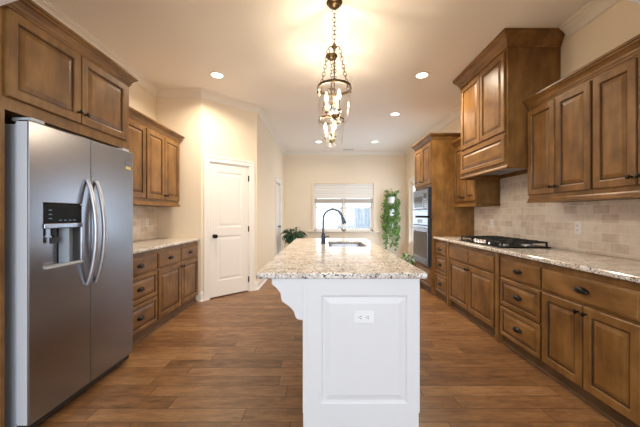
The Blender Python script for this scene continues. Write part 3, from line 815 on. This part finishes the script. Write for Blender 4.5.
v = thing('ceiling_vent','small rectangular air vent on the ceiling by the far crown moulding','vent',(.70,8.12,H))
MB().ring((-.17,.17,-.075,.075),(-.145,.145,-.05,.05),-.010,-.0005).build('vent_frame','trim',v)
MB().box(-.145,.145,-.05,.05,-.003,-.0005).build('vent_shadow','slot',v)
b_ = MB()
for k in range(5): b_.box(-.145,.145,-.045+k*.02,-.039+k*.02,-.009,-.003)
b_.build('louver','fridge_side',v)

def pendant(label, y):
    p = thing('lantern_pendant', label, 'pendant light', (.096,y,H), 0, 'glass lantern pendants')
    MB().lathe([(.066,0),(.068,-.006),(.062,-.014),(.050,-.020),(.044,-.034),(.020,-.046),(.010,-.050),(.008,-.060)],(0,0,0),n=24).build('canopy','brass',p,smooth=40)
    MB().chain((0,0,-.058),(0,0,-.345),.050,.030,.0034).build('chain','brass',p,smooth=60)
    hb = MB().lathe([(.006,-.340),(.012,-.350),(.010,-.362),(.022,-.370),(.026,-.380),(.014,-.392),(.007,-.400)],(0,0,0),n=14)
    for k in range(3):
        a = 2*PI*k/3+.5; c,s = math.cos(a),math.sin(a)
        hb.tube([(c*.012,s*.012,-.380),(c*.035,s*.035,-.362),(c*.052,s*.052,-.368),(c*.056,s*.056,-.384)],.0045,6)
    hb.build('hub','brass',p,smooth=50)
    for k in range(3):
        a = 2*PI*k/3+.5; c,s = math.cos(a),math.sin(a)
        MB().chain((c*.056,s*.056,-.384),(c*.142,s*.144,-.718),.042,.026,.0030).build('support_chain','brass',p,smooth=60)
    bd = MB().lathe([(.139,-.738),(.146,-.738),(.148,-.732),(.148,-.722),(.146,-.716),(.139,-.716)],(0,0,0),n=36,caps=False)
    bd.add(*(lambda q:(q.v,q.f))(MB().lathe([(.139,-.716),(.139,-.738)],(0,0,0),n=36,caps=False)))
    bo = bd.build('band','brass',p,smooth=40)
    for k in range(3):
        a = 2*PI*k/3+.5; c,s = math.cos(a),math.sin(a)
        MB().lathe([(.004,0),(.004,.012),(.009,.014),(.009,.022),(.003,.026)],(c*.147,s*.147,-.727),(c,s,0),10).build('thumb_screw','brass',bo,smooth=40)
    MB().lathe([(.156,-.655),(.146,-.665),(.138,-.690),(.137,-.74),(.136,-.84),(.131,-.92),(.124,-.975),(.110,-1.010),(.082,-1.034),(.040,-1.046),(.016,-1.050),(.018,-1.060),(.010,-1.068),(.001,-1.070)],(0,0,0),n=36,caps=False).build('glass_jar','jar',p,smooth=60)
    cl = MB().tube([(0,0,-.395),(0,0,-.965)],.0050,8).lathe([(.006,-.935),(.020,-.950),(.024,-.965),(.014,-.980),(.005,-.990),(.001,-.994)],(0,0,0),n=14).lathe([(.005,-.865),(.014,-.875),(.021,-.890),(.016,-.905),(.005,-.915)],(0,0,0),n=14)
    for k in range(3):
        a = 2*PI*k/3+1.1; c,s = math.cos(a),math.sin(a)
        cl.tube([(0,0,-.960),(c*.030,s*.030,-.985),(c*.058,s*.058,-.975),(c*.068,s*.068,-.950),(c*.068,s*.068,-.935)],.0050,6)
        cl.lathe([(.006,-.940),(.017,-.934),(.018,-.930),(.010,-.928)],(c*.068,s*.068,0),n=12)
    cl.build('candle_cluster','brass',p,smooth=50)
    for k in range(3):
        a = 2*PI*k/3+1.1; c,s = math.cos(a),math.sin(a)
        cd_ = MB().lathe([(.0105,-.929),(.0105,-.845)],(c*.068,s*.068,0),n=12).build('candle_sleeve','candle',p,smooth=40)
        MB().lathe([(.006,-.845),(.012,-.832),(.0155,-.815),(.013,-.795),(.006,-.772),(.001,-.760)],(c*.068,s*.068,0),n=12).build('bulb','bulb',cd_,smooth=60)
        d = bpy.data.lights.new('bulb_light','POINT'); d.energy = PEND_W; d.color = (1.0,.82,.60); d.shadow_soft_size = .018
        o = bpy.data.objects.new('bulb_light', d); C.objects.link(o); o.parent = p; o.location = (c*.068,s*.068,-.80)
pendant('brass and glass bell lantern on a chain over the near half of the island',2.50)
pendant('brass and glass bell lantern over the island sink, partly behind the other lantern',3.34)

# ------------------------------------------------------------------ window shades
for lab,(x0,x1) in (('ivory fabric shade half lowered over the window half behind the faucet',(WX0+.012,mx-.010)),('ivory fabric shade half lowered over the window half facing the fence',(mx+.010,WX1-.012))):
    t = thing('window_shade',lab,'window shade',((x0+x1)/2,YF-.002,0)); hwd = (x1-x0)/2
    MB().box(-hwd,hwd,.0,.028,WZ1-.055,WZ1-.004).build('headrail','fabric',t,bevel=.003)
    zt = WZ1-.055; zb = 1.71; nf = 5; prof = []
    for k in range(nf):
        a = zt-(zt-zb)*k/nf; b = zt-(zt-zb)*(k+1)/nf
        prof += [(.018,a),(.006,a-(a-b)*.92),(.020,b)]
    prof2 = prof+[(q[0]+.004,q[1]) for q in prof[::-1]]
    MB().prism(prof2,lambda p,q:(q,p[0],p[1]),-hwd+.004,hwd-.004).build('shade_fabric','fabric',t)
    fo = MB()
    for k in range(3): fo.box(-hwd+.004,hwd-.004,-.012+.010*k,-.004+.010*k,1.580+.012*k,1.70)
    fo.build('folded_hem','hem',t,bevel=.003)

# ------------------------------------------------------------------ plants
def wall_planter(label, z0, z1, r, nvine, vlen, seed, nleaf=1.0):
    rnd = random.Random(seed)
    t = thing('wall_planter',label,'hanging plant',(1.90,YF,0),0,'trailing plants in white wall pots')
    cy = -.11
    MB().lathe([(r*.78,z0),(r*.95,z0+.02),(r,z1-.015),(r*1.03,z1),(r*.93,z1),(r*.90,z1-.03)],(0,cy,0),n=22,caps=False).lathe([(.001,z0),(r*.78,z0)],(0,cy,0),n=22,caps=False).build('pot','pot_white',t,smooth=40)
    MB().lathe([(.001,z1-.02),(r*.91,z1-.02)],(0,cy,0),n=18,caps=False).build('soil','soil',t)
    MB().box(-.04,.04,-.012,0,z0+.02,z1-.01).build('bracket','pot_white',t)
    vn = MB(); lf = MB()
    for k in range(nvine):
        a = PI*(.98+1.04*k/max(1,nvine-1)) + rnd.uniform(-.2,.2)
        c,s = math.cos(a),math.sin(a)*.55
        L = vlen*rnd.uniform(.45,1.0); p = Vector((c*r*.7,cy+s*r*.7,z1)); pts = [p.copy()]
        reach = rnd.uniform(.08,.27); n = max(6,int(L/.05))
        for j in range(n):
            u = j/n
            q = Vector((c*(r*.7+reach*min(1,u*3)*(1-.55*u))+.012*math.sin(j*1.3+k), min(cy+s*(r*.7+.07*min(1,u*3)),-.02), z1+.07*math.sin(min(1,u*5)*PI)-L*max(0,u-.06)))
            pts.append(q)
            if abs(q.x) < r*.9 and z0-.03 < q.z < z1-.01 and rnd.random() < .8: continue
            for _ in range(2 if rnd.random() < .65*nleaf else 1):
                d = Vector((rnd.uniform(-1,1),rnd.uniform(-1.0,.15),rnd.uniform(-.9,.5)))
                lf.leaf(q+Vector((rnd.uniform(-.015,.015),rnd.uniform(-.015,0),0)), d, (0,-.6,.8), rnd.uniform(.06,.10), rnd.uniform(.05,.075), .2)
        vn.tube(pts,.003,5)
    for k in range(int(26*nleaf)):      # the bushy top
        a = rnd.uniform(0,2*PI); q = Vector((math.cos(a)*r*.7*rnd.random(),cy+math.sin(a)*r*.6*rnd.random(),z1+rnd.uniform(0,.12)))
        d = Vector((math.cos(a),min(math.sin(a),.4),rnd.uniform(.1,1.3)))
        ln = rnd.uniform(.10,.22); e = q+d.normalized()*ln*.7
        e.y = min(e.y,-.03)
        vn.tube([q,(q+e)/2+Vector((0,0,.012)),e],.0022,4)
        lf.leaf(e, Vector((d.x,-abs(d.y),rnd.uniform(-.4,.4))), (0,-.5,.9), rnd.uniform(.06,.09), rnd.uniform(.045,.065), .25)
    vn.build('vine','stem',t); lf.build('foliage','pothos',t,norm=False)
wall_planter('uppermost white wall pot with trailing green vines beside the dining window',1.56,1.75,.115,11,.95,3)
wall_planter('middle white wall pot with trailing green vines beside the dining window',1.22,1.40,.110,9,.80,5)
wall_planter('lowest white wall pot with long trailing vines beside the dining window',.90,1.05,.080,10,.95,9)

def potted(label, loc, pot_h, pot_r, potm, leafm_, n, L, wd, seed, stand=None, up=1.0, rim=False):
    rnd = random.Random(seed); t = thing('potted_plant',label,'plant',loc)
    z0 = 0
    if stand:
        z0 = stand; st = MB().lathe([(pot_r*.95,z0-.02),(pot_r*.95,z0)],(0,0,0),n=20)
        for k in range(4):
            a = PI/4+k*PI/2; st.tube([(math.cos(a)*pot_r*1.05,math.sin(a)*pot_r*1.05,0),(math.cos(a)*pot_r*.85,math.sin(a)*pot_r*.85,z0-.01)],.012,6)
        st.build('plant_stand','fence',t)
    MB().lathe([(pot_r*.72,z0),(pot_r*.75,z0+.01),(pot_r,z0+pot_h-.02),(pot_r*1.04,z0+pot_h),(pot_r*.94,z0+pot_h),(pot_r*.90,z0+pot_h-.03)],(0,0,0),n=24,caps=False).lathe([(.001,z0),(pot_r*.72,z0)],(0,0,0),n=24,caps=False).build('pot',potm,t,smooth=40)
    MB().lathe([(.001,z0+pot_h-.03),(pot_r*.92,z0+pot_h-.03)],(0,0,0),n=20,caps=False).build('soil','soil',t)
    zt = z0+pot_h-.03; st = MB(); lf = MB()
    for k in range(n):
        a = 2*PI*k*.381966+rnd.uniform(-.2,.2); e = rnd.uniform(.35,1.25)*up
        d = Vector((math.cos(a)*math.cos(e),math.sin(a)*math.cos(e),math.sin(e))); h = L*rnd.uniform(.35,.75)
        p0 = Vector((math.cos(a)*.02,math.sin(a)*.02,zt)); p1 = p0+d*h
        st.tube([p0,(p0+p1)/2+Vector((0,0,.02)),p1],.004,5)
        d2 = Vector((d.x,d.y,d.z-.75)).normalized(); lf.leaf(p1, d2, (0,0,1), L*rnd.uniform(.55,.8), wd*rnd.uniform(.8,1.15), .35)
        if rim and k%2:
            q = Vector((math.cos(a)*pot_r*.9,math.sin(a)*pot_r*.9,z0+pot_h+.02)); st.tube([p0,q],.003,4); lf.leaf(q, Vector((math.cos(a)*.8,math.sin(a)*.8,-.75)), (0,0,1), L*.75, wd, .3)
    st.build('stem','stem',t); lf.build('foliage',leafm_,t,norm=False)
potted('dark green leafy potted plant on a stand in the dining corner beyond the island',(-.74,7.45,0),.24,.12,'pot_grey','lily',70,.29,.085,4,stand=.45,rim=True)
potted('small bright green potted plant on the floor past the oven tower',(1.86,6.30,0),.26,.11,'pot_grey','dieff',30,.26,.10,8)
